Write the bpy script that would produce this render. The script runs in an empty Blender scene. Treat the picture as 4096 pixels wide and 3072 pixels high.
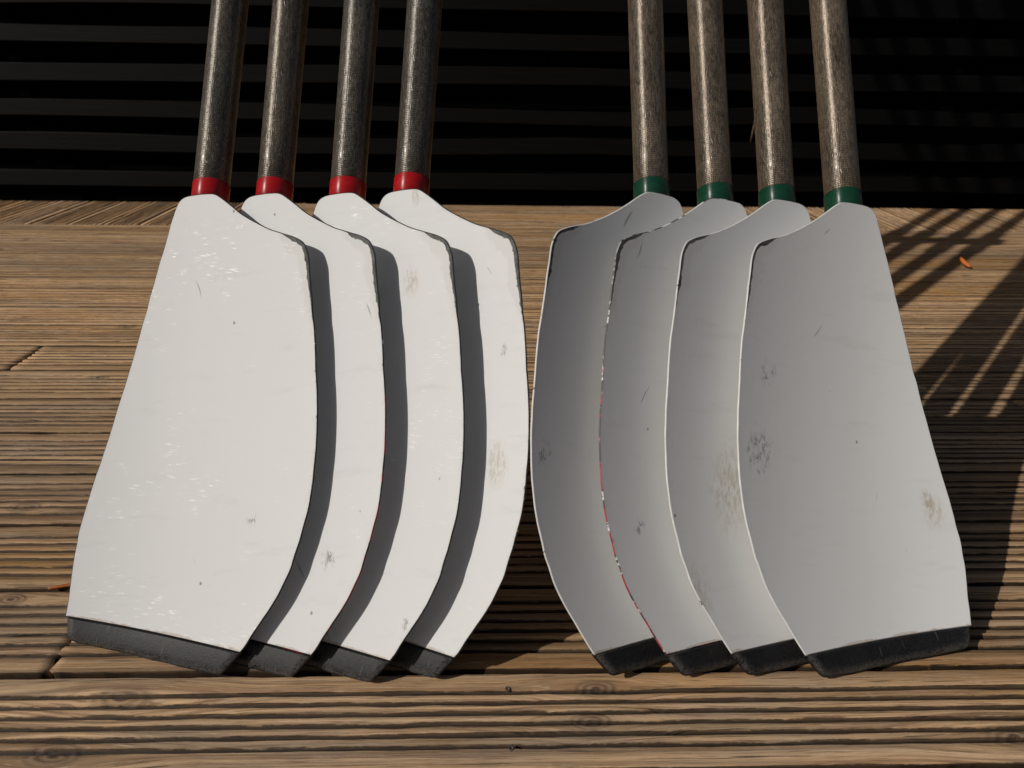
import bpy, bmesh, math, random
import numpy as np
from mathutils import Vector, Matrix
from mathutils.geometry import delaunay_2d_cdt

CAM_R = [[0.999589, -0.025385, 0.013296], [0.001339, -0.422093, -0.906552], [0.028625, 0.906197, -0.421886]]
CAM_H = 0.56645
# the two hands of blade differ a little in dish and twist: +1 red-banded, -1 green-banded
SHAPE = {1: (0.023, 0.27024, 0.18894, 1.09542, -0.19902, 0.6) , -1: (0.023, 0.27923, 0.19627, 1.09428, -0.19879, 0.75) }
FRAMES = [[[-0.3299, 0.8648, 0.43007], [0.00636, 0.60899, 0.79315], [0.95362, -0.24241, 0.17848], [-0.30096, -0.75523, 0.58229]], [[-0.25382, 0.85849, 0.43176], [0.01339, 0.60202, 0.79837], [0.93703, -0.28623, 0.20012], [-0.34899, -0.74542, 0.56794]], [[-0.1673, 0.84875, 0.43407], [0.02679, 0.5939, 0.8041], [0.91838, -0.3323, 0.21483], [-0.39479, -0.73271, 0.55432]], [[-0.09355, 0.84801, 0.43487], [0.04461, 0.57947, 0.81377], [0.89091, -0.39162, 0.23003], [-0.45199, -0.71473, 0.53373]], [[0.1877, 0.848, 0.43184], [0.01357, 0.59435, 0.80409], [-0.89715, -0.34785, 0.27225], [0.44151, -0.72509, 0.5285]], [[0.26439, 0.85246, 0.43039], [0.01695, 0.60554, 0.79563], [-0.93514, -0.27203, 0.22696], [0.35387, -0.74787, 0.56166]], [[0.33825, 0.85232, 0.42965], [0.03134, 0.60817, 0.79319], [-0.94661, -0.23669, 0.21889], [0.32086, -0.7577, 0.56828]], [[0.41688, 0.85001, 0.42844], [0.04082, 0.61468, 0.78772], [-0.95478, -0.20838, 0.21209], [0.29451, -0.76075, 0.57837]]]
OUTLINES = {1: [[0.044, -0.0297], [0.036, -0.0261], [0.0309, -0.0198], [0.0299, -0.0114], [0.03, -0.0026], [0.0307, 0.0061], [0.0312, 0.0148], [0.0317, 0.0235], [0.041, 0.036], [0.051, 0.048], [0.0609, 0.0601], [0.0695, 0.0731], [0.0774, 0.0866], [0.0848, 0.1004], [0.0908, 0.1148], [0.0965, 0.1293], [0.1044, 0.1423], [0.1189, 0.147], [0.1345, 0.1484], [0.1501, 0.1495], [0.1656, 0.1508], [0.1812, 0.1523], [0.1967, 0.154], [0.2122, 0.1555], [0.2278, 0.1565], [0.2434, 0.1573], [0.259, 0.1581], [0.2746, 0.1589], [0.2902, 0.1596], [0.3059, 0.16], [0.3215, 0.1598], [0.3371, 0.159], [0.3527, 0.1578], [0.3681, 0.1558], [0.3836, 0.1538], [0.3988, 0.15], [0.4138, 0.1458], [0.4288, 0.1414], [0.4437, 0.1367], [0.458, 0.1304], [0.4716, 0.1229], [0.4847, 0.1144], [0.4977, 0.1058], [0.5107, 0.097], [0.5233, 0.0879], [0.5346, 0.0771], [0.5457, 0.0662], [0.5429, 0.0416], [0.5392, 0.0171], [0.5352, -0.0073], [0.5308, -0.0317], [0.5263, -0.0561], [0.5218, -0.0804], [0.5155, -0.1043], [0.4949, -0.1076], [0.474, -0.1088], [0.4531, -0.1102], [0.4322, -0.1114], [0.4113, -0.1113], [0.3904, -0.1094], [0.3697, -0.1062], [0.349, -0.1031], [0.3285, -0.0993], [0.3079, -0.0952], [0.2873, -0.0913], [0.2668, -0.0873], [0.2463, -0.0829], [0.2259, -0.0785], [0.2054, -0.074], [0.1849, -0.0695], [0.1645, -0.0648], [0.1442, -0.0599], [0.1239, -0.0546], [0.1037, -0.049], [0.0837, -0.0428], [0.0638, -0.0363]] ,
 -1: [[0.0439, -0.0298], [0.0359, -0.0262], [0.0309, -0.02], [0.0299, -0.0116], [0.0299, -0.0029], [0.0305, 0.0058], [0.031, 0.0145], [0.0315, 0.0232], [0.0409, 0.0357], [0.0509, 0.0477], [0.0607, 0.0599], [0.0694, 0.0729], [0.0773, 0.0864], [0.0848, 0.1001], [0.0909, 0.1145], [0.0968, 0.129], [0.1043, 0.1423], [0.1184, 0.1479], [0.134, 0.1493], [0.1496, 0.1504], [0.1652, 0.1517], [0.1808, 0.1532], [0.1964, 0.1549], [0.212, 0.1564], [0.2276, 0.1575], [0.2432, 0.1583], [0.2588, 0.1591], [0.2745, 0.1599], [0.2901, 0.1606], [0.3057, 0.161], [0.3214, 0.1607], [0.337, 0.1599], [0.3526, 0.1587], [0.3681, 0.1566], [0.3836, 0.1545], [0.3988, 0.1506], [0.4138, 0.1462], [0.4288, 0.1417], [0.4436, 0.1368], [0.4579, 0.1304], [0.4714, 0.1226], [0.4845, 0.114], [0.4974, 0.1052], [0.5103, 0.0964], [0.5229, 0.0871], [0.5341, 0.0762], [0.5452, 0.0652], [0.5425, 0.0407], [0.5388, 0.0162], [0.5348, -0.0082], [0.5303, -0.0325], [0.5258, -0.0569], [0.5212, -0.0812], [0.5149, -0.105], [0.4944, -0.1083], [0.4735, -0.1095], [0.4526, -0.1109], [0.4317, -0.1121], [0.4108, -0.112], [0.39, -0.1101], [0.3693, -0.107], [0.3486, -0.1038], [0.328, -0.1], [0.3075, -0.0959], [0.2869, -0.092], [0.2664, -0.088], [0.2459, -0.0835], [0.2255, -0.0791], [0.2051, -0.0746], [0.1846, -0.07], [0.1642, -0.0653], [0.1439, -0.0603], [0.1237, -0.055], [0.1035, -0.0494], [0.0836, -0.0431], [0.0637, -0.0366]] }

rng = np.random.default_rng(7)
random.seed(7)
sc = bpy.context.scene
COL = sc.collection

# ------------------------------------------------------------------ camera
cam = bpy.data.cameras.new('camera')
cam.sensor_width = 36.0
cam.lens = 2841.0 / 4096.0 * 36.0
cam.clip_start = 0.02
cam.clip_end = 3000
co = bpy.data.objects.new('camera', cam)
COL.objects.link(co)
r_, d_, f_ = [Vector(v) for v in CAM_R]
M = Matrix((r_, -d_, -f_)).transposed().to_4x4()
M.translation = (0, 0, CAM_H)
co.matrix_world = M
cam.dof.use_dof = True
cam.dof.focus_distance = 0.86
cam.dof.aperture_fstop = 10.0
sc.camera = co
# ------------------------------------------------------------------ sky and sun
SUN_DIR = Vector((2.0, 1.0, -1.58)).normalized()          # the way the light travels
elev = math.asin(-SUN_DIR.z)
az = math.atan2(-SUN_DIR.x, -SUN_DIR.y)
w = bpy.data.worlds.new('World')
sc.world = w
w.use_nodes = True
sky = w.node_tree.nodes.new('ShaderNodeTexSky')
sky.sky_type = 'NISHITA'
sky.sun_disc = False
sky.sun_elevation = elev
sky.sun_rotation = az % (2 * math.pi)
sky.air_density = 1.0
sky.dust_density = 2.5
bg = w.node_tree.nodes['Background']
w.node_tree.links.new(sky.outputs[0], bg.inputs[0])
bg.inputs[1].default_value = 0.05
sl = bpy.data.lights.new('sun', 'SUN')
sl.energy = 5.0
sl.angle = math.radians(0.53)
sl.color = (1.0, 0.955, 0.89)
so = bpy.data.objects.new('sun', sl)
COL.objects.link(so)
so.rotation_euler = SUN_DIR.to_track_quat('-Z', 'Y').to_euler()
so.location = (-4, -4, 3)
vs = sc.view_settings
vs.view_transform = 'Standard'
vs.look = 'None'
vs.gamma = 1.0
vs.exposure = -1.05
sc.render.engine = 'CYCLES'

# ------------------------------------------------------------------ node helper
class NT:
    def __init__(self, name):
        self.m = bpy.data.materials.new(name)
        self.m.use_nodes = True
        self.t = self.m.node_tree
        self.t.nodes.clear()
        self.out = self.t.nodes.new('ShaderNodeOutputMaterial')
        self.bsdf = self.t.nodes.new('ShaderNodeBsdfPrincipled')
        self.t.links.new(self.bsdf.outputs[0], self.out.inputs[0])
    def put(self, sock, v):
        if v is None: return
        if isinstance(v, bpy.types.NodeSocket): self.t.links.new(v, sock)
        elif isinstance(v, (tuple, list)) and len(v) == 3 and sock.type == 'RGBA': sock.default_value = (*v, 1)
        else: sock.default_value = v
    def n(self, typ, ins=None, out=0, **props):
        nd = self.t.nodes.new(typ)
        for k, v in props.items(): setattr(nd, k, v)
        for k, v in (ins or {}).items(): self.put(nd.inputs[k], v)
        return nd.outputs[out]
    def m_(self, op, a, b=None, c=None, clamp=False):
        nd = self.t.nodes.new('ShaderNodeMath'); nd.operation = op; nd.use_clamp = clamp
        for i, v in enumerate((a, b, c)): self.put(nd.inputs[i], v)
        return nd.outputs[0]
    def add(self, a, b): return self.m_('ADD', a, b)
    def sub(self, a, b): return self.m_('SUBTRACT', a, b)
    def mul(self, a, b): return self.m_('MULTIPLY', a, b)
    def step(self, v, lo, hi, a=0.0, b=1.0):
        nd = self.t.nodes.new('ShaderNodeMapRange'); nd.interpolation_type = 'SMOOTHSTEP'
        for k, x in zip(range(5), (v, lo, hi, a, b)): self.put(nd.inputs[k], x)
        return nd.outputs[0]
    def vec(self, x=0.0, y=0.0, z=0.0): return self.n('ShaderNodeCombineXYZ', {0: x, 1: y, 2: z})
    def xyz(self, v):
        nd = self.t.nodes.new('ShaderNodeSeparateXYZ'); self.put(nd.inputs[0], v); return nd.outputs
    def mix(self, f, a, b):
        nd = self.t.nodes.new('ShaderNodeMix'); nd.data_type = 'RGBA'
        self.put(nd.inputs[0], f); self.put(nd.inputs[6], a); self.put(nd.inputs[7], b)
        return nd.outputs[2]
    def noise(self, v, scale=1.0, detail=3.0, rough=0.5, out=0, dist=0.0):
        return self.n('ShaderNodeTexNoise', {'Vector': v, 'Scale': scale, 'Detail': detail, 'Roughness': rough, 'Distortion': dist}, out)
    def attr(self, name, typ='GEOMETRY', out='Vector'):
        nd = self.t.nodes.new('ShaderNodeAttribute'); nd.attribute_type = typ; nd.attribute_name = name
        return nd.outputs[out]
    def bump(self, h, dist, strength=1.0, normal=None):
        return self.n('ShaderNodeBump', {'Strength': strength, 'Distance': dist, 'Height': h, 'Normal': normal})
    def fin(self, **k):
        for a, v in k.items(): self.put(self.bsdf.inputs[a.replace('_', ' ')], v)
        return self.m

# ------------------------------------------------------------------ materials
def mat_wood(name, tint=(1, 1, 1)):
    t = NT(name)
    o = t.n('ShaderNodeTexCoord', out=3)
    rnd = t.n('ShaderNodeObjectInfo', out=5)
    x, y, z = t.xyz(o)
    off = t.mul(rnd, 57.0)
    xx = t.add(x, off)
    # knots: obj['knot_*'] = x, y, radius on the board; the grain parts round each
    wob = t.mul(t.sub(t.noise(t.vec(t.mul(xx, 3.0), t.mul(y, 6.0), off), 1.0, 3.0), 0.5), 0.006)
    yy = t.add(y, wob)
    kd = 9.0
    for nm in ('knot_a', 'knot_b', 'knot_c', 'knot_d', 'knot_e'):
        kx, ky, kr = t.xyz(t.attr(nm, 'OBJECT'))
        dx = t.mul(t.sub(x, kx), 0.5); dy = t.sub(y, ky)
        d1 = t.m_('DIVIDE', t.m_('SQRT', t.add(t.mul(dx, dx), t.mul(dy, dy))), t.m_('MAXIMUM', kr, 0.0005))
        dxw = t.m_('DIVIDE', t.mul(dx, 0.5), t.m_('MAXIMUM', kr, 0.0005)); dyw = t.m_('DIVIDE', dy, t.m_('MAXIMUM', kr, 0.0005))
        dw = t.m_('SQRT', t.add(t.mul(dxw, dxw), t.mul(dyw, dyw)))
        F = t.step(dw, 0.6, 3.2, 0.85, 0.0)
        yy = t.sub(yy, t.mul(dy, F))
        kd = t.m_('MINIMUM', kd, d1)
    fine = t.noise(t.vec(t.mul(xx, 22.0), t.mul(yy, 850.0), off), 1.0, 4.0, 0.7)
    rings = t.noise(t.vec(t.mul(xx, 1.4), t.mul(yy, 210.0), off), 1.0, 4.0, 0.62)
    blot = t.noise(t.vec(t.mul(xx, 3.2), t.mul(y, 17.0), off), 1.0, 4.0, 0.6)
    blot2 = t.noise(t.vec(t.mul(xx, 1.1), t.mul(y, 8.0), t.add(off, 4.0)), 1.0, 2.0)
    c = t.mix(t.step(rings, 0.35, 0.65), (0.40, 0.235, 0.120), (0.78, 0.51, 0.285))
    band = t.noise(t.vec(t.mul(xx, 0.9), t.mul(yy, 88.0), t.add(off, 6.0)), 1.0, 3.0, 0.6)
    c = t.mix(t.mul(t.step(band, 0.48, 0.60), 0.62), c, (0.17, 0.105, 0.058))
    c = t.mix(t.mul(t.step(band, 0.46, 0.34), 0.4), c, (0.70, 0.52, 0.36))
    c = t.mix(t.mul(t.step(blot2, 0.50, 0.72), 0.65), c, (0.52, 0.28, 0.10))
    c = t.mix(t.mul(t.step(blot, 0.48, 0.70), 0.55), c, (0.40, 0.31, 0.225))
    c = t.mix(t.mul(t.step(fine, 0.50, 0.66), 0.7), c, (0.15, 0.09, 0.048))
    pale = t.noise(t.vec(t.mul(xx, 30.0), t.mul(yy, 600.0), t.add(off, 2.0)), 1.0, 3.0, 0.7)
    c = t.mix(t.mul(t.step(pale, 0.58, 0.70), 0.5), c, (0.74, 0.56, 0.38))
    crack = t.noise(t.vec(t.mul(xx, 5.0), t.mul(yy, 330.0), t.add(off, 9.0)), 1.0, 2.0, 0.7)
    cm = t.mul(t.step(crack, 0.66, 0.70), t.step(blot, 0.35, 0.6))
    c = t.mix(t.mul(cm, 0.8), c, (0.06, 0.045, 0.035))
    kring = t.m_('SINE', t.mul(t.add(kd, t.mul(fine, 0.5)), 13.0))
    km = t.step(kd, 0.8, 1.5, 1.0, 0.0)
    c = t.mix(t.mul(km, 0.55), c, t.mix(t.step(kring, -0.7, 0.9), (0.10, 0.062, 0.04), (0.25, 0.165, 0.10)))
    core = t.step(t.add(kd, t.mul(fine, 0.2)), 0.25, 0.45, 1.0, 0.0)
    c = t.mix(t.mul(core, 0.7), c, (0.055, 0.034, 0.022))
    c = t.n('ShaderNodeHueSaturation', {'Color': c, 'Value': t.add(0.80, t.mul(rnd, 0.42)), 'Saturation': t.add(0.85, t.mul(t.noise(t.vec(off, 3.1, 0.0), 1.0), 0.35))})
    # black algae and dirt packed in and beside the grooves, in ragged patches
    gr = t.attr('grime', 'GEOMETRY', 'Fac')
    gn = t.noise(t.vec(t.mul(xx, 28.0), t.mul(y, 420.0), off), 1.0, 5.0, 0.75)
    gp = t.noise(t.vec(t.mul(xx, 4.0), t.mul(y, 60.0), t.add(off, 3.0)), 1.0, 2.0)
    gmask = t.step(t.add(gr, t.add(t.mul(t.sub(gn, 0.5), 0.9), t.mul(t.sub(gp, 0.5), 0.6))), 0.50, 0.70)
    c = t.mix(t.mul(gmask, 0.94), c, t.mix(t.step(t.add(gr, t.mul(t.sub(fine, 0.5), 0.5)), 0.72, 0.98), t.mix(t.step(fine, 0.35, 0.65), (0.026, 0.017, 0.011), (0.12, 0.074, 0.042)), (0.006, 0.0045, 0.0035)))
    mx = t.t.nodes.new('ShaderNodeMix'); mx.data_type = 'RGBA'; mx.blend_type = 'MULTIPLY'; mx.inputs[0].default_value = 1
    t.put(mx.inputs[6], c); t.put(mx.inputs[7], tint)
    h = t.sub(t.add(t.mul(fine, 0.5), t.add(t.mul(rings, 0.7), t.mul(blot, 0.5))), t.mul(cm, 1.2))
    h = t.add(h, t.mul(km, t.mul(kring, 0.15)))
    nrm = t.bump(h, 0.0016, 1.0)
    return t.fin(Base_Color=mx.outputs[2], Roughness=t.step(rings, 0.3, 0.7, 0.62, 0.8), Normal=nrm, Specular_IOR_Level=0.35)

def mat_paint():
    t = NT('worn_white_paint')
    st = t.attr('st')
    T, S, E = t.xyz(st)
    rnd = t.n('ShaderNodeObjectInfo', out=5)
    off = t.mul(rnd, 31.0)
    p = t.vec(T, S, off)
    base = t.mix(t.noise(p, 6.0, 3.0), (0.775, 0.772, 0.760), (0.82, 0.82, 0.815))
    # light grime and faint long rubs
    rub = t.noise(t.vec(t.mul(T, 14.0), t.mul(S, 60.0), off), 1.0, 4.0, 0.65)
    base = t.mix(t.mul(t.step(rub, 0.55, 0.8), 0.16), base, (0.42, 0.40, 0.36))
    # small dark specks and nicks
    v = t.t.nodes.new('ShaderNodeTexVoronoi'); t.put(v.inputs['Vector'], t.vec(t.mul(T, 60.0), t.mul(S, 46.0), off)); v.inputs['Scale'].default_value = 1.0
    vc = t.xyz(v.outputs['Color'])
    speck = t.mul(t.m_('GREATER_THAN', vc[0], 0.90), t.step(v.outputs['Distance'], 0.05, 0.11, 1.0, 0.0))
    base = t.mix(t.mul(speck, 0.75), base, (0.16, 0.15, 0.14))
    # short dark scratches
    v2 = t.t.nodes.new('ShaderNodeTexVoronoi'); a = t.add(t.mul(T, 0.55), t.mul(S, 0.83)); b = t.sub(t.mul(T, 0.83), t.mul(S, 0.55))
    t.put(v2.inputs['Vector'], t.vec(t.mul(t.add(a, t.mul(t.noise(p, 9.0, 2.0), 0.1)), 22.0), t.mul(t.add(b, t.mul(t.noise(p, 7.0, 2.0), 0.12)), 190.0), off)); v2.inputs['Scale'].default_value = 1.0
    sc2 = t.mul(t.m_('GREATER_THAN', t.xyz(v2.outputs['Color'])[1], 0.985), t.step(v2.outputs['Distance'], 0.1, 0.28, 1.0, 0.0))
    base = t.mix(t.mul(sc2, 0.6), base, (0.22, 0.21, 0.19))
    # polished scratches across the blade, their sun glints painted near-white
    glint_amt = t.attr('glint', 'OBJECT', 'Fac')
    v3 = t.t.nodes.new('ShaderNodeTexVoronoi')
    t.put(v3.inputs['Vector'], t.vec(t.mul(t.add(T, t.mul(S, 0.06)), 72.0), t.mul(t.add(t.sub(S, t.mul(T, 0.10)), t.mul(t.noise(p, 9.0, 2.0), 0.02)), 560.0), off)); v3.inputs['Scale'].default_value = 1.0
    clump = t.step(t.noise(p, 15.0, 6.0, 0.75), 0.50, 0.60)
    brk = t.step(t.noise(t.vec(t.mul(T, 420.0), t.mul(S, 160.0), off), 1.0, 4.0, 0.75), 0.40, 0.56)
    gl = t.mul(t.mul(t.m_('GREATER_THAN', t.xyz(v3.outputs['Color'])[2], 0.42), t.step(v3.outputs['Distance'], 0.12, 0.45, 1.0, 0.0)), t.mul(clump, brk))
    gl = t.mul(gl, glint_amt)
    base = t.mix(gl, base, (0.97, 0.97, 0.96))
    # placed stains (brown) and scuffs (black): obj['stain*'] = t, s, radius
    weave = t.mul(t.step(t.noise(t.vec(t.mul(T, 420.0), t.mul(S, 120.0), off), 1.0, 2.0), 0.4, 0.6), 0.6)
    blob = t.noise(t.vec(t.mul(T, 1.0), t.mul(S, 0.55), off), 150.0, 6.0, 0.8)
    for nm, col, lo, hi, el in (('stain_a', (0.38, 0.26, 0.11), 0.40, 0.62, 0.55), ('stain_b', (0.36, 0.27, 0.13), 0.40, 0.62, 0.55),
                                ('scuff_a', (0.05, 0.047, 0.044), 0.555, 0.62, 0.8), ('scuff_b', (0.09, 0.085, 0.08), 0.57, 0.64, 0.8)):
        ax, ay, ar = t.xyz(t.attr(nm, 'OBJECT'))
        dx = t.sub(T, ax); dy = t.mul(t.sub(S, ay), el)
        dd = t.m_('SQRT', t.add(t.mul(dx, dx), t.mul(dy, dy)))
        fall = t.step(t.m_('DIVIDE', dd, t.m_('MAXIMUM', ar, 1e-4)), 0.2, 1.0, 1.0, 0.0)
        msk = t.mul(fall, t.step(t.add(blob, t.mul(fall, 0.08)), lo, hi))
        msk = t.mul(msk, t.add(0.15, t.mul(weave, 0.8)))
        base = t.mix(t.mul(msk, 0.70 if nm.startswith('stain') else 0.95), base, col)
    # worn rim: paint rubbed through to dark laminate, with chips of old red paint
    red = t.attr('red_wear', 'OBJECT', 'Fac')
    en = t.noise(t.vec(t.mul(T, 1.0), t.mul(S, 1.0), off), 130.0, 5.0, 0.7)
    en2 = t.noise(t.vec(t.mul(T, 1.0), t.mul(S, 1.0), t.add(off, 5.0)), 38.0, 3.0, 0.6)
    lim = t.add(t.mul(t.step(en, 0.45, 0.72), 0.0012), t.mul(t.step(en2, 0.52, 0.7), 0.0011))
    inner_side = t.step(T, 0.02, 0.10)
    lim = t.mul(lim, t.add(0.25, t.mul(inner_side, 0.85)))
    # the shoulder corner is rubbed grey
    sh = t.mul(t.step(S, 0.080, 0.100), t.step(S, 0.125, 0.215, 1.0, 0.0))
    sh = t.mul(sh, t.step(T, 0.10, 0.125))
    lim = t.add(lim, t.mul(sh, t.add(0.0022, t.mul(en2, 0.004))))
    worn = t.step(t.sub(E, lim), -0.0003, 0.0004, 1.0, 0.0)
    grime = t.step(t.sub(E, t.mul(lim, 3.0)), -0.002, 0.004, 1.0, 0.0)
    base = t.mix(t.mul(grime, 0.12), base, (0.36, 0.30, 0.22))
    dark = t.mix(t.step(en, 0.4, 0.6), (0.035, 0.036, 0.036), (0.11, 0.11, 0.105))
    redl = t.sub(0.74, t.mul(red, 0.30))
    redm = t.step(t.noise(p, 60.0, 4.0, 0.65), redl, t.add(redl, 0.04))
    redm = t.mul(redm, t.step(S, 0.20, 0.27))
    dark = t.mix(redm, dark, (0.36, 0.02, 0.03))
    base = t.mix(t.mul(worn, 0.93), base, dark)
    # fine red/rust line along the seam with the tip guard
    seam = t.sub(t.add(0.5097, t.mul(T, 0.16)), S)
    sm = t.step(t.sub(seam, t.mul(t.step(en2, 0.35, 0.65), 0.0035)), -0.0006, 0.0008, 1.0, 0.0)
    base = t.mix(t.mul(sm, 0.55), base, t.mix(t.mul(t.step(blob, 0.5, 0.6), 0.8), (0.50, 0.42, 0.32), (0.32, 0.05, 0.04)))
    h = t.add(t.mul(t.noise(p, 220.0, 2.0), 0.25), t.add(t.mul(t.noise(p, 22.0, 3.0), 0.6), t.mul(worn, -0.5)))
    nrm = t.bump(h, 0.0004, 0.5)
    return t.fin(Base_Color=base, Roughness=t.sub(t.add(0.5, t.mul(worn, 0.2)), t.mul(gl, 0.10)), Normal=nrm, Specular_IOR_Level=t.add(0.10, t.mul(gl, 0.9)))

def mat_rim():
    # the sawn edge of the blade: white paint chipped to dark laminate and old red
    t = NT('chipped_edge_paint')
    st = t.attr('st'); T, S, E = t.xyz(st)
    off = t.mul(t.n('ShaderNodeObjectInfo', out=5), 31.0)
    p = t.vec(T, S, off)
    red = t.attr('red_wear', 'OBJECT', 'Fac')
    dk = t.attr('edge_dark', 'OBJECT', 'Fac')
    a = t.noise(p, 48.0, 5.0, 0.7)
    b = t.noise(t.vec(S, T, off), 90.0, 4.0, 0.6)
    c = t.mix(t.step(b, 0.4, 0.7), (0.68, 0.68, 0.66), (0.80, 0.80, 0.785))
    lo = t.sub(0.70, t.mul(dk, 0.40))
    c = t.mix(t.step(a, lo, t.add(lo, 0.04)), c, (0.05, 0.05, 0.048))
    rl = t.sub(0.72, t.mul(red, 0.27))
    rr = t.mul(t.step(t.noise(p, 42.0, 5.0, 0.7), rl, t.add(rl, 0.03)), t.step(S, 0.20, 0.26))
    c = t.mix(rr, c, t.mix(t.step(b, 0.42, 0.58), (0.30, 0.02, 0.035), (0.42, 0.06, 0.06)))
    sh = t.mul(t.mul(t.step(S, 0.085, 0.10), t.step(S, 0.13, 0.2, 1.0, 0.0)), t.step(T, 0.09, 0.12))
    c = t.mix(t.mul(t.mul(sh, dk), 0.85), c, (0.07, 0.07, 0.068))
    return t.fin(Base_Color=c, Roughness=0.5, Normal=t.bump(a, 0.0006, 0.6))

def mat_tip():
    t = NT('scuffed_black_plastic')
    st = t.attr('st'); T, S, E = t.xyz(st)
    off = t.mul(t.n('ShaderNodeObjectInfo', out=5), 31.0)
    p = t.vec(T, S, off)
    cross = t.noise(t.vec(t.mul(T, 300.0), t.mul(S, 150.0), off), 1.0, 4.0, 0.65)
    fine = t.noise(p, 480.0, 3.0, 0.7)
    wide = t.noise(p, 28.0, 3.0)
    ew = t.step(E, 0.0015, 0.011, 1.0, 0.0)
    ew2 = t.mul(ew, t.step(E, 0.0, 0.003))
    rubbed = t.mul(t.step(t.add(t.mul(fine, 0.55), t.add(t.mul(wide, 0.2), t.mul(cross, 0.25))), 0.37, 0.58), t.add(0.15, t.mul(ew2, 0.85)))
    c = t.mix(rubbed, (0.007, 0.007, 0.008), (0.095, 0.092, 0.088))
    v = t.t.nodes.new('ShaderNodeTexVoronoi'); t.put(v.inputs['Vector'], t.vec(t.mul(t.add(T, t.mul(S, 0.25)), 420.0), t.mul(S, 40.0), off)); v.inputs['Scale'].default_value = 1.0
    sc1 = t.mul(t.m_('GREATER_THAN', t.xyz(v.outputs['Color'])[0], 0.80), t.step(v.outputs['Distance'], 0.1, 0.3, 1.0, 0.0))
    c = t.mix(t.mul(sc1, 0.35), c, (0.22, 0.21, 0.20))
    h = t.add(t.mul(fine, 0.5), t.add(cross, t.mul(sc1, -0.6)))
    return t.fin(Base_Color=c, Roughness=t.add(0.42, t.mul(rubbed, 0.18)), Normal=t.bump(h, 0.00025, 0.6), Specular_IOR_Level=0.3)

def mat_shaft():
    t = NT('worn_woven_fibre')
    uv = t.n('ShaderNodeTexCoord', out=2)
    U, V, _ = t.xyz(uv)                       # metres round the shaft, metres up it
    off = t.mul(t.n('ShaderNodeObjectInfo', out=5), 31.0)
    tone = t.attr('tone', 'OBJECT', 'Fac')
    streak = t.noise(t.vec(t.mul(U, 700.0), t.mul(V, 95.0), off), 1.0, 5.0, 0.75)
    broad = t.noise(t.vec(t.mul(U, 40.0), t.mul(V, 12.0), off), 1.0, 3.0)
    wrap = t.m_('SINE', t.add(t.mul(V, 2 * math.pi / 0.0023), t.mul(t.noise(t.vec(t.mul(U, 60.0), t.mul(V, 90.0), off), 1.0, 2.0), 3.0)))
    warp = t.m_('SINE', t.mul(U, 2 * math.pi / 0.0021))
    low = t.step(V, 0.02, t.add(0.12, t.mul(tone, 0.22)), 1.0, 0.12)       # weave shows most near the band
    low = t.mul(low, t.step(broad, 0.25, 0.55, 0.5, 1.0))
    dark = t.mix(tone, (0.045, 0.034, 0.025), (0.022, 0.019, 0.016))
    lite = t.mix(tone, (0.36, 0.275, 0.195), (0.19, 0.17, 0.145))
    c = t.mix(t.step(t.add(t.mul(streak, 0.75), t.mul(broad, 0.25)), 0.36, 0.66), dark, lite)
    wv = t.mul(t.add(t.mul(wrap, 0.55), t.mul(warp, t.step(t.noise(t.vec(t.mul(U, 130.0), t.mul(V, 160.0), off), 1.0, 2.0), 0.45, 0.7, 0.0, 0.4))), low)
    c = t.mix(t.step(wv, -0.2, 0.8, 0.0, 0.45), c, (0.38, 0.32, 0.23))
    c = t.mix(t.mul(t.step(wv, -0.7, -0.1, 1.0, 0.0), 0.6), c, (0.02, 0.018, 0.015))
    fleck = t.noise(t.vec(t.mul(U, 900.0), t.mul(V, 330.0), off), 1.0, 4.0, 0.75)  # bright and dark flecks put metallic glints into the base colour
    fm = t.mul(t.step(fleck, 0.54, 0.68), t.step(broad, 0.2, 0.6, 0.55, 1.0))
    c = t.mix(t.mul(fm, 0.55), c, t.mix(tone, (0.66, 0.56, 0.43), (0.58, 0.55, 0.49)))
    c = t.mix(t.mul(t.step(fleck, 0.46, 0.34), 0.6), c, (0.018, 0.014, 0.011))
    v = t.t.nodes.new('ShaderNodeTexVoronoi'); t.put(v.inputs['Vector'], t.vec(t.mul(t.add(U, t.mul(V, 0.2)), 260.0), t.mul(V, 45.0), off)); v.inputs['Scale'].default_value = 1.0
    sc1 = t.mul(t.m_('GREATER_THAN', t.xyz(v.outputs['Color'])[0], 0.90), t.step(v.outputs['Distance'], 0.08, 0.25, 1.0, 0.0))
    c = t.mix(t.mul(sc1, 0.5), c, (0.50, 0.48, 0.45))
    h = t.add(t.mul(wv, 0.6), t.add(t.mul(streak, 0.5), t.mul(sc1, -0.4)))
    return t.fin(Base_Color=c, Metallic=0.5, Roughness=t.step(streak, 0.3, 0.7, 0.36, 0.48), Normal=t.bump(h, 0.0004, 0.8), Specular_IOR_Level=1.0, Anisotropic=0.95, Anisotropic_Rotation=0.25,
                 Tangent=t.n('ShaderNodeTangent', direction_type='UV_MAP', uv_map='UVMap'),
                 Coat_Weight=0.15, Coat_Roughness=0.2, Coat_IOR=1.5)

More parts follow.
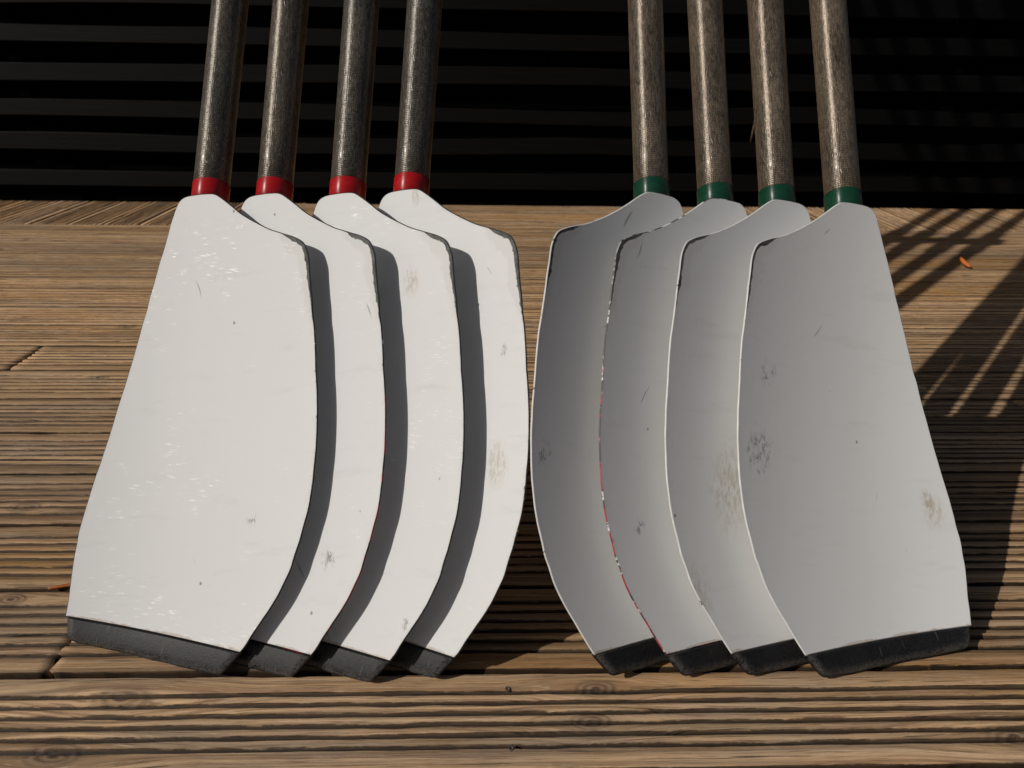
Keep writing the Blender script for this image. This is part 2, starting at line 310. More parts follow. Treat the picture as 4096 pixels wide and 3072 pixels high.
def mat_band(name, col):
    t = NT(name)
    o = t.n('ShaderNodeTexCoord', out=2)
    off = t.mul(t.n('ShaderNodeObjectInfo', out=5), 31.0)
    U, V, _ = t.xyz(o)
    n1 = t.noise(t.vec(t.mul(U, 90.0), t.mul(V, 220.0), off), 1.0, 4.0, 0.6)
    n2 = t.noise(t.vec(t.mul(U, 300.0), t.mul(V, 500.0), off), 1.0, 3.0, 0.6)
    c = t.mix(t.mul(t.step(n1, 0.5, 0.75), 0.5), col, tuple(min(1, x * 1.5 + 0.015) for x in col))
    c = t.mix(t.mul(t.step(n2, 0.72, 0.76), 0.7), c, tuple(x * 0.3 for x in col))
    return t.fin(Base_Color=c, Roughness=0.36, Normal=t.bump(n1, 0.0004, 0.5), Specular_IOR_Level=0.6, Anisotropic=0.9, Anisotropic_Rotation=0.25,
                 Tangent=t.n('ShaderNodeTangent', direction_type='UV_MAP', uv_map='UVMap'))

def mat_slat():
    t = NT('black_stained_slat')
    o = t.n('ShaderNodeTexCoord', out=3)
    off = t.mul(t.n('ShaderNodeObjectInfo', out=5), 57.0)
    x, y, z = t.xyz(o)
    g = t.noise(t.vec(t.mul(t.add(x, off), 5.0), t.mul(y, 30.0), t.mul(z, 160.0)), 1.0, 4.0, 0.6)
    b = t.noise(t.vec(t.mul(t.add(x, off), 2.2), off, t.mul(z, 12.0)), 1.0, 3.0)
    v = t.t.nodes.new('ShaderNodeTexVoronoi'); t.put(v.inputs['Vector'], t.vec(t.mul(t.add(x, off), 5.0), off, t.mul(z, 16.0))); v.inputs['Scale'].default_value = 1.0
    k = t.mul(t.m_('GREATER_THAN', t.xyz(v.outputs['Color'])[0], 0.86), t.step(v.outputs['Distance'], 0.05, 0.11, 1.0, 0.0))
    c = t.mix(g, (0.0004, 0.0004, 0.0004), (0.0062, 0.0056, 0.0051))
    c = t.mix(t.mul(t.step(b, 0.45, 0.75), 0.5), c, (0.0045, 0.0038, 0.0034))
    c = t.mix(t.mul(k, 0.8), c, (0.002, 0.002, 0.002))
    return t.fin(Base_Color=c, Roughness=t.add(0.46, t.mul(g, 0.14)), Normal=t.bump(t.sub(g, t.mul(k, 0.6)), 0.0008, 0.7), Specular_IOR_Level=0.125)

def mat_plain(name, col, rough=0.8, spec=0.3, nscale=60.0, var=0.3, bump=0.0005):
    t = NT(name)
    o = t.n('ShaderNodeTexCoord', out=3)
    n1 = t.noise(o, nscale, 4.0, 0.6)
    c = t.mix(n1, tuple(x * (1 - var) for x in col), tuple(x * (1 + var) for x in col))
    return t.fin(Base_Color=c, Roughness=rough, Specular_IOR_Level=spec, Normal=t.bump(n1, bump, 0.6))

M_WOOD = mat_wood('weathered_decking')
M_PAINT = mat_paint(); M_RIM = mat_rim(); M_TIP = mat_tip(); M_SHAFT = mat_shaft()
M_RED = mat_band('red_tape', (0.42, 0.010, 0.012))
M_GREEN = mat_band('green_tape', (0.007, 0.050, 0.026))
M_SLAT = mat_slat()
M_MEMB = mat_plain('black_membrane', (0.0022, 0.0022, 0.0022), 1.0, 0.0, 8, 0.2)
M_EARTH = mat_plain('dark_earth', (0.05, 0.042, 0.035), 0.95, 0.1, 7, 0.4, 0.01)
M_NECK = mat_plain('white_moulding', (0.78, 0.775, 0.765), 0.4, 0.3, 30, 0.03)
M_GRIP = mat_plain('grey_rubber', (0.06, 0.06, 0.065), 0.7, 0.3, 200, 0.2)
M_SCREW = mat_plain('dull_steel', (0.075, 0.062, 0.05), 0.5, 0.5, 400, 0.4)
M_LEAF = mat_plain('orange_leaf', (0.62, 0.16, 0.03), 0.6, 0.3, 160, 0.3)
M_LEAF2 = mat_plain('rust_leaf', (0.42, 0.12, 0.03), 0.65, 0.3, 160, 0.35)
M_STICK = mat_plain('dry_stick', (0.16, 0.10, 0.06), 0.8, 0.2, 120, 0.4)
M_STALK = mat_plain('leaf_stalk', (0.22, 0.13, 0.06), 0.7, 0.2, 160, 0.3)

# ------------------------------------------------------------------ mesh helpers
def mesh_obj(name, verts, faces, mats, parent=None, smooth=True, matidx=None):
    me = bpy.data.meshes.new(name)
    me.from_pydata([tuple(map(float, v)) for v in verts], [], faces)
    for m in (mats if isinstance(mats, (list, tuple)) else [mats]): me.materials.append(m)
    if matidx is not None: me.polygons.foreach_set('material_index', np.asarray(matidx, dtype=np.int32))
    me.polygons.foreach_set('use_smooth', [smooth] * len(me.polygons))
    me.update()
    o = bpy.data.objects.new(name, me)
    COL.objects.link(o)
    if parent is not None: o.parent = parent
    return o

def empty(name, loc=(0, 0, 0)):
    e = bpy.data.objects.new(name, None)
    e.empty_display_size = 0.05
    e.location = loc
    COL.objects.link(e)
    return e

def tag(o, label, cat, group=None):
    o['label'] = label; o['category'] = cat
    if group: o['group'] = group

def smooth_noise(n, cells, amp):
    """1-D value noise of n samples."""
    k = rng.normal(0, 1, cells + 4)
    x = np.linspace(0, cells, n)
    i = x.astype(int); f = x - i; f = f * f * (3 - 2 * f)
    return amp * (k[i] * (1 - f) + k[i + 1] * f)

# ------------------------------------------------------------------ ground under the deck
gv = [(-600, -600, -0.20), (600, -600, -0.20), (600, 600, -0.20), (-600, 600, -0.20)]
g = mesh_obj('ground', gv, [(0, 1, 2, 3)], M_EARTH, smooth=False)
g['kind'] = 'structure'

# ------------------------------------------------------------------ deck
deck = empty('deck'); deck['kind'] = 'structure'

def plank_profile(W, n_narrow=5):
    """Closed cross-section of a grooved board: list of (y, z, ridge, edge)."""
    gw = 0.0050; wide = 0.0200
    nar = (W - 2 * wide - (n_narrow + 1) * gw) / n_narrow
    pts = []
    y = 0.0
    ws = [wide] + [nar] * n_narrow + [wide]
    pts += [(0.0, -0.027, 0, 0), (0.0, -0.004, 0, 0)]
    for k, rw in enumerate(ws):
        a, b = y, y + rw
        pts += [(a + 0.0002, -0.0014, k, 1), (a + 0.0012, -0.0002, k, 1), (a + rw * 0.5, 0.00025, k, 2), (b - 0.0012, -0.0002, k, 3), (b - 0.0002, -0.0014, k, 3)]
        if k < len(ws) - 1:
            pts += [(b + 0.0008, -0.0062, k, 4), (b + gw - 0.0008, -0.0062, k, 4)]
        y = b + gw
    pts += [(W, -0.004, len(ws) - 1, 0), (W, -0.027, len(ws) - 1, 0)]
    return pts

def plank_mesh(L, W, nseg, rough, x0=0.0, jag0=0.0, jag1=0.0):
    prof = plank_profile(W)
    P = len(prof); n = nseg + 1
    xs = np.linspace(x0, x0 + L, n)
    X = np.repeat(xs[:, None], P, 1)
    Y = np.zeros((n, P)); Z = np.zeros((n, P))
    cells = max(4, int(L * 22)); cells_f = max(8, int(L * 70))
    bow = smooth_noise(n, max(2, int(L * 0.8)), 0.0006)
    edge_cache = {}
    for j, (y, z, r, e) in enumerate(prof):
        key = (r, e)
        if key not in edge_cache:
            dy = smooth_noise(n, cells, 0.00045 * rough) + smooth_noise(n, cells_f, 0.00030 * rough)
            dz = smooth_noise(n, cells, 0.00022 * rough)
            chip = np.maximum(0, smooth_noise(n, cells, 1.0) - 1.15) * 0.0011 * rough
            edge_cache[key] = (dy, dz, chip)
        dy, dz, chip = edge_cache[key]
        if e == 0: dy = dy * 0; dz = dz * 0; chip = chip * 0
        if e == 2: chip = chip * 0
        Y[:, j] = y + bow + (dy if e in (1, 3) else dy * 0.4)
        Z[:, j] = z + (dz if e != 4 else dz * 0.6) - chip
    if jag0: X[0] += np.cumsum(rng.normal(0, 1, P)) * jag0 * 0.25 + rng.normal(0, jag0 * 0.4, P)
    if jag1: X[-1] += np.cumsum(rng.normal(0, 1, P)) * jag1 * 0.25 + rng.normal(0, jag1 * 0.4, P)
    verts = np.stack([X, Y, Z], -1).reshape(-1, 3)
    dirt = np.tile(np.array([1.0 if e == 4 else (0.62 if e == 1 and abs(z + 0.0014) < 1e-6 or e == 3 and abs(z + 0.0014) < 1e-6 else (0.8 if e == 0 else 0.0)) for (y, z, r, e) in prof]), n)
    faces = []
    for i in range(n - 1):
        a = i * P; b = (i + 1) * P
        for j in range(P - 1):
            faces.append((a + j, b + j, b + j + 1, a + j + 1))
        faces.append((a + P - 1, b + P - 1, b, a))
    faces.append(tuple(range(P)))
    faces.append(tuple(reversed(range((n - 1) * P, n * P))))
    return verts, faces, dirt

def set_knots(o, ks):
    for nm, k in zip(('knot_a', 'knot_b', 'knot_c', 'knot_d', 'knot_e'), ks): o[nm] = [float(q) for q in k]

Y0, PITCH, GAPW = 0.5294, 0.125, 0.0072
def add_plank(xa, xb, ya, yb, seg, rough, jag0=0, jag1=0):
    v, f, d = plank_mesh(xb - xa, yb - ya, seg, rough, 0.0, jag0, jag1)
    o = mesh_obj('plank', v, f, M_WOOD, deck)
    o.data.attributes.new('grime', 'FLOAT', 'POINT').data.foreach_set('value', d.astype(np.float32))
    o.location = (xa, ya, 0)
    set_knots(o, [(rng.uniform(max(xa, -2.2), min(xb, 2.2)) - xa, rng.uniform(0.01, yb - ya - 0.01), rng.uniform(0.004, 0.010)) for _ in range(5)])
    return o
front_planks = {}
for k in range(-9, 16):
    ya = Y0 + PITCH * k + GAPW / 2
    yb = ya + PITCH - GAPW
    if k == -1: ya = 0.4175 + GAPW / 2
    if k < -1:
        yb = 0.4175 - PITCH * (-2 - k) - GAPW / 2
        ya = yb - PITCH + GAPW
    if k == 15: yb = 2.545
    near = -2 <= k <= 3
    dens = 110 if near else (45 if k > 3 else 8)
    rough = 0.7 if near else 0.5
    xa, xb = -3.2 - 0.2 * (k % 3), 3.3 + 0.2 * (k % 2)
    cuts = {0: -0.4445, 6: -0.932, 4: 0.957}
    if near: 
        segs = [(xa, -0.9), (-0.9, 0.95), (0.95, xb)] if k not in cuts else [(xa, cuts[k]), (cuts[k], xb)]
        if k in cuts: segs = [(max(xa, -2.0), cuts[k]), (cuts[k], 2.0)]
        else: segs = [(-2.0, 2.0)]
    else:
        segs = [(xa, xb)] if k not in cuts else [(xa, cuts[k]), (cuts[k], xb)]
    for i, (a, b) in enumerate(segs):
        j0 = j1 = 0
        if k in cuts:
            gp = 0.0035 if k == 0 else 0.0012
            if i == 0: b -= gp; j1 = 0.004 if k == 0 else 0.0015
            else: a += gp; j0 = 0.004 if k == 0 else 0.0015
        o = add_plank(a, b, ya, yb, max(10, int((b - a) * dens)), rough, j0, j1)
        if k == -1: front_planks[i] = o
# boards laid the other way, up against the wall
base_meshes = []
for q in range(4):
    v, f, d_ = plank_mesh(0.425, PITCH - GAPW, 18, 1.0)
    v2 = np.stack([-v[:, 1], v[:, 0], v[:, 2]], -1)      # run along Y
    base_meshes.append((v, f))
protos = []
for i in range(40):
    x = -2.45 + 0.07 + PITCH * i
    if -0.775 < x - 0.06 and x - PITCH < 0.86: continue
    if i < 4:
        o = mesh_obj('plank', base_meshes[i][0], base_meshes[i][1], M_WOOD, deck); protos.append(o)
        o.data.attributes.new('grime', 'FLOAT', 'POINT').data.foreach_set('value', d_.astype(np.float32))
    else:
        o = protos[i % 4].copy(); COL.objects.link(o); o.parent = deck
    o.rotation_euler = (0, 0, math.pi / 2)
    o.location = (x, 2.551, -0.0005 * (i % 3))
for k in range(3):
    ya = 2.551 + PITCH * k + (GAPW / 2 if k else 0)
    add_plank(-0.812, 0.923, ya, 2.551 + PITCH * (k + 1) - GAPW / 2 if k < 2 else 2.955, 60, 1.0)
# joists that carry the boards
for x in (-2.9, -2.3, -1.7, -1.1, -0.5, 0.1, 0.7, 1.3, 1.9, 2.5, 3.1):
    h = 0.0225
    vv = [(x + sx * h, y, z) for y in (-0.8, 2.53) for sx, z in ((-1, -0.15), (1, -0.15), (1, -0.0285), (-1, -0.0285))]
    mesh_obj('joist', vv, [(0, 1, 2, 3), (7, 6, 5, 4), (0, 4, 5, 1), (1, 5, 6, 2), (2, 6, 7, 3), (3, 7, 4, 0)], M_STICK, deck, smooth=False)

set_knots(front_planks[0], [(wx - front_planks[0].location.x, wy - front_planks[0].location.y, r) for wx, wy, r in
          ((-0.354, 0.500, 0.012), (0.104, 0.506, 0.009), (0.095, 0.468, 0.0085), (-0.385, 0.440, 0.011), (0.484, 0.446, 0.011))])
# screws sunk in the front board
def screw_at(x, y, parent):
    n = 20; vs_, fs = [], []
    for rr, z in ((0.0028, -0.0009), (0.0028, 0.0002), (0.0023, 0.0006), (0.0012, 0.0004)):
        for a in range(n):
            th = 2 * math.pi * a / n
            vs_.append((rr * math.cos(th), rr * math.sin(th), z))
    for q in range(3):
        for a in range(n):
            b = (a + 1) % n
            fs.append((q * n + a, q * n + b, (q + 1) * n + b, (q + 1) * n + a))
    c0 = len(vs_)
    for a in range(n):                      # cross recess
        th = 2 * math.pi * a / n
        dd = 0.0004 if (a % 5) in (0,) else 0.0012
        vs_.append((dd * math.cos(th), dd * math.sin(th), -0.0009))
    for a in range(n):
        b = (a + 1) % n
        fs.append((3 * n + a, 3 * n + b, c0 + b, c0 + a))
    fs.append(tuple(c0 + a for a in range(n)))
    o = mesh_obj('screw', vs_, fs, M_SCREW, parent)
    o.location = (x - parent.location.x, y - parent.location.y, 0.0)
    return o
for sx, sy in ((0.0165, 0.5065), (0.0180, 0.4405)):
    screw_at(sx, sy, front_planks[0])

# ------------------------------------------------------------------ slatted wall
wall = empty('slatted_wall', (0, 2.972, 0))
wall.rotation_euler = (0, 0, -0.0103)
tag(wall, 'black stained wall of horizontal timber slats with dark gaps behind the oars', 'wall')
SL_P, SL_H, SL_T = 0.1285, 0.060, 0.022
def slat_mesh(L, n, warp):
    xs = np.linspace(-L / 2, L / 2, n + 1)
    ch = 0.003
    prof = [(0, ch), (ch, 0), (SL_T, 0), (SL_T, SL_H), (ch, SL_H), (0, SL_H - ch)]     # (y, z): front face at y = 0
    lo = smooth_noise(n + 1, 9, 0.0022 * warp) ; hi = lo + smooth_noise(n + 1, 11, 0.0016 * warp)
    wy = smooth_noise(n + 1, 7, 0.002)
    v, f = [], []
    P = len(prof)
    for i, x in enumerate(xs):
        for y, z in prof:
            t = z / SL_H
            v.append((x, y + wy[i] - 0.006 * (1 - t), z + lo[i] * (1 - t) + hi[i] * t))
    for i in range(n):
        for j in range(P):
            k = (j + 1) % P
            f.append((i * P + j, i * P + k, (i + 1) * P + k, (i + 1) * P + j))
    f.append(tuple(reversed(range(P)))); f.append(tuple(range(n * P, (n + 1) * P)))
    return v, f
slat_src = []
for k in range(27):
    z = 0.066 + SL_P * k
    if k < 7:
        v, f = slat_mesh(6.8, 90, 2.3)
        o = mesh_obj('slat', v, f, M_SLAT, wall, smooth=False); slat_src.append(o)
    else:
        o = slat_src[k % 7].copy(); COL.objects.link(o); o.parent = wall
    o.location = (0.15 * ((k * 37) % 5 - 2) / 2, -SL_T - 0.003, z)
def box(name, x0, x1, y0, y1, z0, z1, m, parent):
    v = [(x0, y0, z0), (x1, y0, z0), (x1, y1, z0), (x0, y1, z0), (x0, y0, z1), (x1, y0, z1), (x1, y1, z1), (x0, y1, z1)]
    return mesh_obj(name, v, [(3, 2, 1, 0), (4, 5, 6, 7), (0, 1, 5, 4), (1, 2, 6, 5), (2, 3, 7, 6), (3, 0, 4, 7)], m, parent, smooth=False)
for x in (-3.0, -1.8, 1.8, 3.0):
    box('batten', x - 0.025, x + 0.025, 0.002, 0.05, 0.02, 3.52, M_MEMB, wall)
box('backing_panel', -3.6, 3.6, 0.10, 0.12, -0.12, 3.56, M_MEMB, wall)

# ------------------------------------------------------------------ oars
HAND = 1
def gsurf(s, t):
    g0, al, be, ga, tw, gp = SHAPE[HAND]
    return g0 + al * s * s - be * s + np.where(np.asarray(t) < 0, ga, gp) * t * t + tw * s * t

def resample(P, step):
    P = np.asarray(P, float)
    Q = np.vstack([P, P[:1]])
    d = np.r_[0, np.cumsum(np.linalg.norm(np.diff(Q, axis=0), axis=1))]
    n = int(d[-1] / step)
    u = np.linspace(0, d[-1], n, endpoint=False)
    return np.stack([np.interp(u, d, Q[:, k]) for k in (0, 1)], 1)

def clip(P, sgn, gap=0.0):
    """Keep the side of the seam s = .511 + .16 t with sgn * (s - seam) > 0 (P holds s, t)."""
    f = sgn * (P[:, 0] - (0.5097 + gap + 0.16 * P[:, 1]))
    out = []
    for i in range(len(P)):
        j = (i + 1) % len(P)
        if f[i] > 0: out.append(P[i])
        if (f[i] > 0) != (f[j] > 0):
            k = f[i] / (f[i] - f[j]); out.append(P[i] + k * (P[j] - P[i]))
    return np.array(out)

def poly_dist(p, Q):
    A = Q; B = np.roll(Q, -1, 0); AB = B - A
    tt = np.clip(((p[:, None] - A) * AB).sum(-1) / np.maximum((AB ** 2).sum(-1), 1e-14), 0, 1)
    return np.sqrt((((p[:, None] - (A + tt[..., None] * AB)) ** 2).sum(-1)).min(1))

def inside(p, Q):
    x, y = p[:, 0], p[:, 1]; c = np.zeros(len(p), bool)
    for i in range(len(Q)):
        x1, y1 = Q[i]; x2, y2 = Q[(i + 1) % len(Q)]
        if y1 == y2: continue
        c ^= ((y1 > y) != (y2 > y)) & (x < (x2 - x1) * (y - y1) / (y2 - y1) + x1)
    return c

def offset_in(Q, d):
    e = np.roll(Q, -1, 0) - np.roll(Q, 1, 0)
    e /= np.linalg.norm(e, axis=1)[:, None]
    nrm = np.stack([-e[:, 1], e[:, 0]], 1)
    area = 0.5 * np.sum(Q[:, 0] * np.roll(Q[:, 1], -1) - np.roll(Q[:, 0], -1) * Q[:, 1])
    return Q + nrm * (d if area > 0 else -d)

def outline(hand):
    P = resample(OUTLINES[hand], 0.0035)
    for _ in range(3): P = 0.25 * np.roll(P, 1, 0) + 0.5 * P + 0.25 * np.roll(P, -1, 0)
    nib = smooth_noise(len(P), 90, 0.00022)                  # tiny irregular nibbles along the rim
    return P + (offset_in(P, 1.0) - P) * nib[:, None]
BASE_S = 0.54

def sheet(poly, step, front_fn, back_fn, free_dist, rim=0.0012):
    """A thick curved sheet with the outline poly (s, t)."""
    ring = offset_in(poly, rim)
    lo, hi = poly.min(0), poly.max(0)
    gx, gy = np.meshgrid(np.arange(lo[0], hi[0], step), np.arange(lo[1], hi[1], step), indexing='ij')
    gr = np.stack([gx.ravel(), gy.ravel()], 1)
    gr = gr[inside(gr, poly)]
    gr = gr[poly_dist(gr, poly) > max(0.0085, rim + step * 0.5) if step > 0.005 else poly_dist(gr, poly) > rim + step * 0.6]
    extra = [gr]
    if step > 0.005: extra += [offset_in(poly, 0.003)[::1], offset_in(poly, 0.006)[::2]]
    ex = np.vstack(extra); ex = ex[inside(ex, ring)]; ex = ex[poly_dist(ex, ring) > 0.0008]
    pts = [Vector(p) for p in np.vstack([ring, ex])]
    nr = len(ring)
    vo, eo, fo, ov, oe, of = delaunay_2d_cdt(pts, [(i, (i + 1) % nr) for i in range(nr)], [list(range(nr))], 1, 1e-6)
    V = np.array([tuple(v) for v in vo])
    # map ring index -> output index
    back = {}
    for k, src in enumerate(ov):
        for sidx in src: back[sidx] = k
    ri = [back[i] for i in range(nr)]
    d = poly_dist(V, poly)
    zf, zb = front_fn(V, d), back_fn(V, d)
    n0 = len(V)
    verts = [(s, t, z) for (s, t), z in zip(V, zf)] + [(s, t, z) for (s, t), z in zip(V, zb)]
    E = list(poly_dist(V, FULL)) * 2
    a0 = len(verts)
    zr = front_fn(poly, np.full(len(poly), rim)) ; zq = back_fn(poly, np.full(len(poly), rim))
    for (s, t), a, b in zip(poly, zr, zq): verts.append((s, t, a - min(rim, (a - b) * 0.4)))
    b0 = len(verts)
    for (s, t), a, b in zip(poly, zr, zq): verts.append((s, t, b + min(rim, (a - b) * 0.4)))
    E += [0.0] * (2 * nr)
    faces, mi = [], []
    for f in fo:
        faces.append(tuple(f)); mi.append(0)
        faces.append(tuple(n0 + i for i in reversed(f))); mi.append(0)
    for i in range(nr):
        j = (i + 1) % nr
        faces.append((ri[i], a0 + i, a0 + j, ri[j])); mi.append(1)
        faces.append((a0 + i, b0 + i, b0 + j, a0 + j)); mi.append(1)
        faces.append((b0 + i, n0 + ri[i], n0 + ri[j], b0 + j)); mi.append(1)
    return np.array(verts), faces, mi, np.array(E)

TH = 0.0022
def trim_rep(P):
    keep = np.linalg.norm(P - np.roll(P, 1, 0), axis=1) > 0.0006
    P = P[keep]
    out = []
    for i in range(len(P)):
        a, b = P[i], P[(i + 1) % len(P)]
        m = max(1, int(np.linalg.norm(b - a) / 0.0036))
        for q in range(m): out.append(a + (b - a) * q / m)
    return np.array(out)
def seamd(p): return (p[:, 0] - (0.5097 + 0.16 * p[:, 1])) / math.hypot(1, 0.16)
RN = 0.0075
def tip_front(p, d):
    e = poly_dist(p, FULL)                                  # rounded along the outline, not along the seam
    q = np.clip(e, 0, RN)
    drop = np.where(e < RN, 0.0055 * (1 - np.sqrt(np.clip(1 - ((RN - q) / RN) ** 2, 0, 1))), 0)
    sag = np.clip(seamd(p) / 0.03, 0, 1) ** 2 * 0.0018
    return gsurf(p[:, 0], p[:, 1]) + 0.0004 - drop - sag
def tip_back(p, d):
    e = poly_dist(p, FULL); q = np.clip(e, 0, RN)
    rise = np.where(e < RN, 0.0045 * (1 - np.sqrt(np.clip(1 - ((RN - q) / RN) ** 2, 0, 1))), 0)
    return gsurf(p[:, 0], p[:, 1]) - 0.0095 + rise

def place_sheet(name, sh, sg, mats):
    v, f, mi, E = sh
    co_ = np.stack([sg * v[:, 1], BASE_S - v[:, 0], v[:, 2]], -1)
    # (s, t) -> (x = sg t, y = -s): winding flips for sg = +1
    tri = f if sg < 0 else [tuple(reversed(q)) for q in f]
    o = mesh_obj(name, co_, tri, mats, None, True, mi)
    bm = bmesh.new(); bm.from_mesh(o.data); bmesh.ops.recalc_face_normals(bm, faces=bm.faces)
    for e in bm.edges:
        if len(e.link_faces) == 2 and e.link_faces[0].material_index != e.link_faces[1].material_index: e.smooth = False
    bm.to_mesh(o.data); bm.free()
    a = o.data.attributes.new('st', 'FLOAT_VECTOR', 'POINT')
    a.data.foreach_set('vector', np.stack([v[:, 1], v[:, 0], E], -1).astype(np.float32).ravel())
    return o

AXN = -0.004                                    # shaft axis a little behind the face's zero plane
def tube(name, samples, mat, parent, n=40, vofs=0.0, cap=True):
    """samples: list of (y, z, r); builds a lathe-like tube along y with UVs in metres."""
    me = bpy.data.meshes.new(name)
    bm = bmesh.new(); uvl = bm.loops.layers.uv.new('UVMap')
    rings = []
    for y, z, r in samples:
        rings.append([bm.verts.new((r * math.sin(2 * math.pi * k / n), y, z + r * math.cos(2 * math.pi * k / n))) for k in range(n)])
    r0 = samples[0][2]
    for i in range(len(rings) - 1):
        for k in range(n):
            kk = (k + 1) % n
            f = bm.faces.new((rings[i][k], rings[i][kk], rings[i + 1][kk], rings[i + 1][k]))
            f.smooth = True
            us = [k, k + 1, k + 1, k]; ys = [samples[i][0], samples[i][0], samples[i + 1][0], samples[i + 1][0]]
            for lp, u, yv in zip(f.loops, us, ys): lp[uvl].uv = (u / n * 2 * math.pi * r0, yv + vofs)
    if cap:
        bm.faces.new(list(reversed(rings[0]))); bm.faces.new(rings[-1])
    bmesh.ops.recalc_face_normals(bm, faces=bm.faces)
    bm.to_mesh(me); bm.free()
    me.materials.append(mat)
    o = bpy.data.objects.new(name, me); COL.objects.link(o)
    if parent is not None: o.parent = parent
    return o

def srad(q):                                    # shaft radius q metres above the band
    return 0.0198 + min(q, 0.35) * 0.006

LABELS = [
 'red-banded oar with its sunlit white blade lying fully uncovered on top of its fan',
 'red-banded oar half under the fully uncovered sunlit blade, rim chipped to red near its tip',
 'red-banded oar with a tan stain below its shoulder, between two sunlit overlapping blades',
 'red-banded oar at the inner end of its fan, edge to edge with a green-banded blade',
 'green-banded oar at the bottom of its fan, black speckled scuff by its left edge',
 'green-banded oar with a long line of red paint chips down its left edge',
 'green-banded oar with tall brown smears, mostly hidden under the fully uncovered green-banded blade',
 'green-banded oar with its whole shaded white blade uncovered, beside the striped shadows',
]
PROPS = [   # glint, red_wear, edge_dark, tone, stain_a, stain_b, scuff_a, scuff_b
 dict(glint=1.0, red_wear=0.15, edge_dark=1.0, tone=0.75, scuff_a=(0.085, 0.395, 0.009)),
 dict(glint=0.8, red_wear=0.75, edge_dark=0.95, tone=0.6, scuff_a=(0.098, 0.43, 0.014)),
 dict(glint=0.8, red_wear=0.25, edge_dark=1.0, tone=0.9, stain_a=(0.095, 0.140, 0.014), scuff_a=(0.10, 0.488, 0.008)),
 dict(glint=0.35, red_wear=0.35, edge_dark=0.95, tone=0.95, stain_a=(0.123, 0.335, 0.018), stain_b=(0.02, 0.042, 0.008), scuff_b=(0.13, 0.22, 0.008)),
 dict(glint=0.0, red_wear=0.0, edge_dark=0.2, tone=0.15, scuff_a=(0.146, 0.329, 0.016)),
 dict(glint=0.0, red_wear=0.8, edge_dark=0.6, tone=0.1, scuff_a=(0.11, 0.40, 0.01)),
 dict(glint=0.0, red_wear=0.1, edge_dark=0.2, tone=0.1, stain_a=(0.128, 0.478, 0.030), stain_b=(0.077, 0.36, 0.036), scuff_a=(0.150, 0.445, 0.012)),
 dict(glint=0.0, red_wear=0.2, edge_dark=0.15, tone=0.0, stain_a=(-0.086, 0.374, 0.016), stain_b=(-0.080, 0.362, 0.010), scuff_a=(0.132, 0.325, 0.030), scuff_b=(0.12, 0.240, 0.020)),
]
GROUP = 'white-bladed rowing oars leaning on the slatted wall'
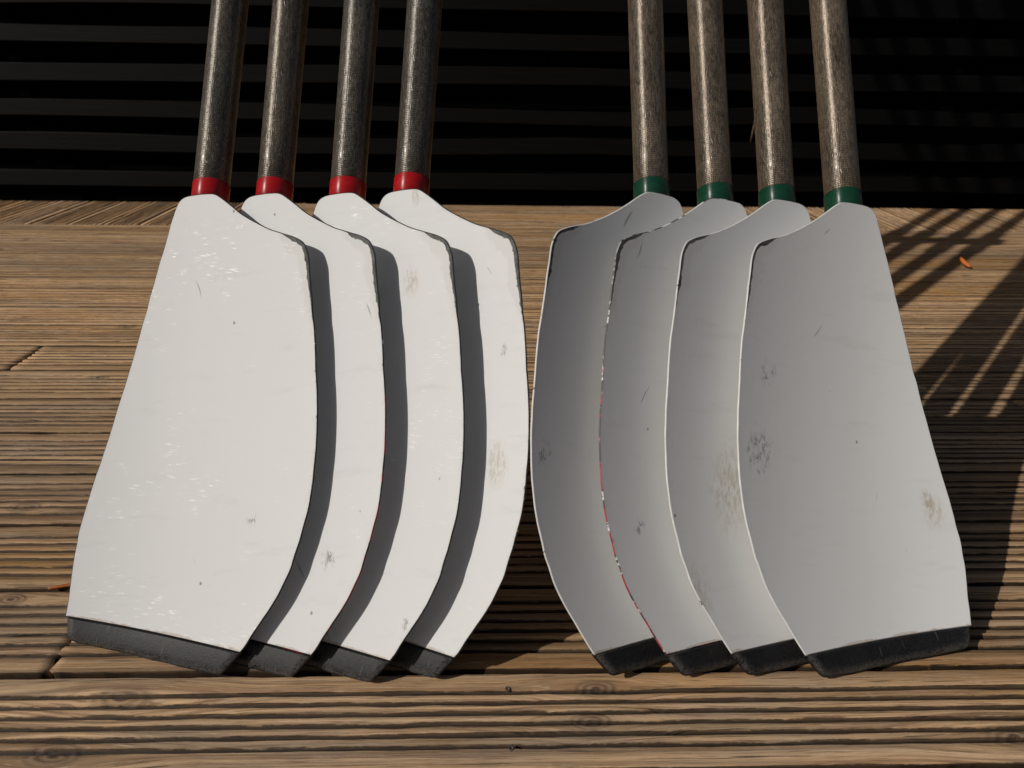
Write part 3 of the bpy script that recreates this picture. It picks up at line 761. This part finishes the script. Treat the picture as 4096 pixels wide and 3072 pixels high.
# one blade and one tip per hand; the others are copies that share these meshes
src = {}
for sg in (1, -1):
    HAND = sg
    P = FULL = outline(sg)
    white = sheet(trim_rep(clip(P, -1)), 0.011, lambda p, d: gsurf(p[:, 0], p[:, 1]), lambda p, d: gsurf(p[:, 0], p[:, 1]) - TH, 0)
    black = sheet(trim_rep(clip(P, 1, 0.0005)), 0.0028, tip_front, tip_back, 0, 0.0009)
    src[sg] = (place_sheet('blade', white, sg, [M_PAINT, M_RIM]), place_sheet('tip', black, sg, [M_TIP, M_TIP]))
used = set()
for i in range(8):
    N, u, wv, nn = [Vector(v) for v in FRAMES[i]]
    sg = HAND = 1 if i < 4 else -1
    root = empty('oar')
    xax = wv * sg
    R3 = Matrix((xax, u, nn)).transposed()
    R3 = R3.to_quaternion().to_matrix()
    base = N - u * BASE_S
    M4 = R3.to_4x4(); M4.translation = base
    # rest the lowest point of the tip on the deck
    zmin = min((M4 @ v.co).z for v in src[sg][1].data.vertices)
    base = base + Vector((0, 0, max(0.0, 0.0006 - zmin)))
    M4.translation = base
    root.matrix_world = M4
    tag(root, LABELS[i], 'oar', GROUP)
    pr = PROPS[i]
    for o in src[sg]:
        if sg not in used: c = o
        else: c = o.copy(); COL.objects.link(c)
        c.parent = root
        for k in ('glint', 'red_wear', 'edge_dark'): c[k] = float(pr[k])
        for k in ('stain_a', 'stain_b', 'scuff_a', 'scuff_b'): c[k] = [float(q) for q in pr.get(k, (9, 9, 0.001))]
    used.add(sg)

    # shaft: from behind the band up to the wall
    Lw = (2.966 - 0.0103 * N.x - 0.03 - base.y) / u.y - BASE_S - 0.025
    y_n = BASE_S                                   # local y of s = 0
    qs = [0.0, 0.05, 0.1, 0.2, 0.3, 0.45, 0.8, 1.4, 2.2, Lw - 0.32]
    sh = tube('shaft', [(y_n - 0.022 + q, AXN, srad(q)) for q in qs], M_SHAFT, root, 48, -y_n)
    sh['tone'] = float(pr['tone'])
    sl_ = [(1.005, 0.0225), (1.01, 0.0268), (1.112, 0.0270), (1.118, 0.046), (1.125, 0.0475), (1.172, 0.0475), (1.18, 0.045), (1.186, 0.027), (1.27, 0.0265), (1.275, 0.022)]
    tube('sleeve', [(y_n + q, AXN, r) for q, r in sl_], M_GRIP, root, 32)
    gr_ = [(Lw - 0.318, 0.0215), (Lw - 0.30, 0.0225), (Lw - 0.02, 0.0225), (Lw, 0.019)]
    tube('grip', [(y_n + q, AXN, r) for q, r in gr_], M_GRIP, root, 24)
    bz = 0.0206
    tube('band', [(y_n - 0.0315, AXN - 0.002, bz - 0.0022), (y_n - 0.028, AXN, bz), (y_n - 0.0090, AXN, bz), (y_n - 0.0083, AXN, bz - 0.0009)], M_RED if i < 4 else M_GREEN, root, 48)
    nk = []
    for s in np.linspace(0.0335, 0.32, 16):
        q = (s - 0.0335) / 0.2865
        rad = 0.0200 * (1 - q) + 0.0035 * q
        zf = float(gsurf(s, 0.0)) - 0.0035
        z = zf - rad
        if s < 0.12: z = z * ((s - 0.0335) / 0.0865) + (AXN - 0.0015) * (1 - (s - 0.0335) / 0.0865)
        z = min(z, zf - rad)
        nk.append((BASE_S - s, z, rad))
    tube('neck', nk, M_NECK, root, 32)

# ------------------------------------------------------------------ small things on the deck
def rolled_leaf(name, mat, L, r, turns, taper=0.35):
    nu, nv = 18, 12
    v, f = [], []
    for i in range(nu + 1):
        a = i / nu
        wd = r * (1 - (1 - taper) * abs(2 * a - 1) ** 3)
        for j in range(nv + 1):
            th = turns * 2 * math.pi * (j / nv)
            rr = wd * (1 - 0.35 * j / nv)
            v.append(((a - 0.5) * L, rr * math.sin(th) + 0.08 * L * math.sin(a * 2.6), r - rr * math.cos(th) + 0.05 * L * a * a))
    for i in range(nu):
        for j in range(nv):
            k = i * (nv + 1) + j
            f.append((k, k + 1, k + nv + 2, k + nv + 1))
    o = mesh_obj(name, v, f, mat)
    md = o.modifiers.new('thickness', 'SOLIDIFY'); md.thickness = 0.0006
    return o
lf = rolled_leaf('dry_leaf', M_LEAF, 0.050, 0.0068, 1.15)
lf.location = (1.424, 2.056, 0.0082); lf.rotation_euler = (0, math.radians(-16), math.radians(97))
tag(lf, 'small rolled orange leaf lying on sunlit boards between the striped shadows', 'leaf')
stalk = tube('stalk', [(0.0, 0.002, 0.0012), (0.012, 0.003, 0.0011), (0.022, 0.0022, 0.0008)], M_STALK, lf, 8)
stalk.location = (-0.012, 0.004, 0.0); 
lf2 = rolled_leaf('dry_leaf', M_LEAF2, 0.05, 0.0030, 0.8)
lf2.location = (-0.484, 0.6555, -0.0012); lf2.rotation_euler = (0, 0, math.radians(4))
tag(lf2, 'rust brown leaf sliver wedged in a board gap against the leftmost blade edge', 'leaf')
pa, pb = Vector((1.031, 2.949, 0.2585)), Vector((1.0285, 2.9265, 0.362))
Ls = (pb - pa).length
st_ = tube('dry_stick', [(0.0, 0.0, 0.0030), (Ls * 0.4, 0.0006, 0.0036), (Ls * 0.7, -0.0004, 0.0033), (Ls, 0.0, 0.0024)], M_STICK, None, 10)
st_.rotation_euler = (pb - pa).to_track_quat('Y', 'Z').to_euler(); st_.location = pa
tag(st_, 'thin dry twig caught upright between two dark slats behind the green-banded shafts', 'twig')
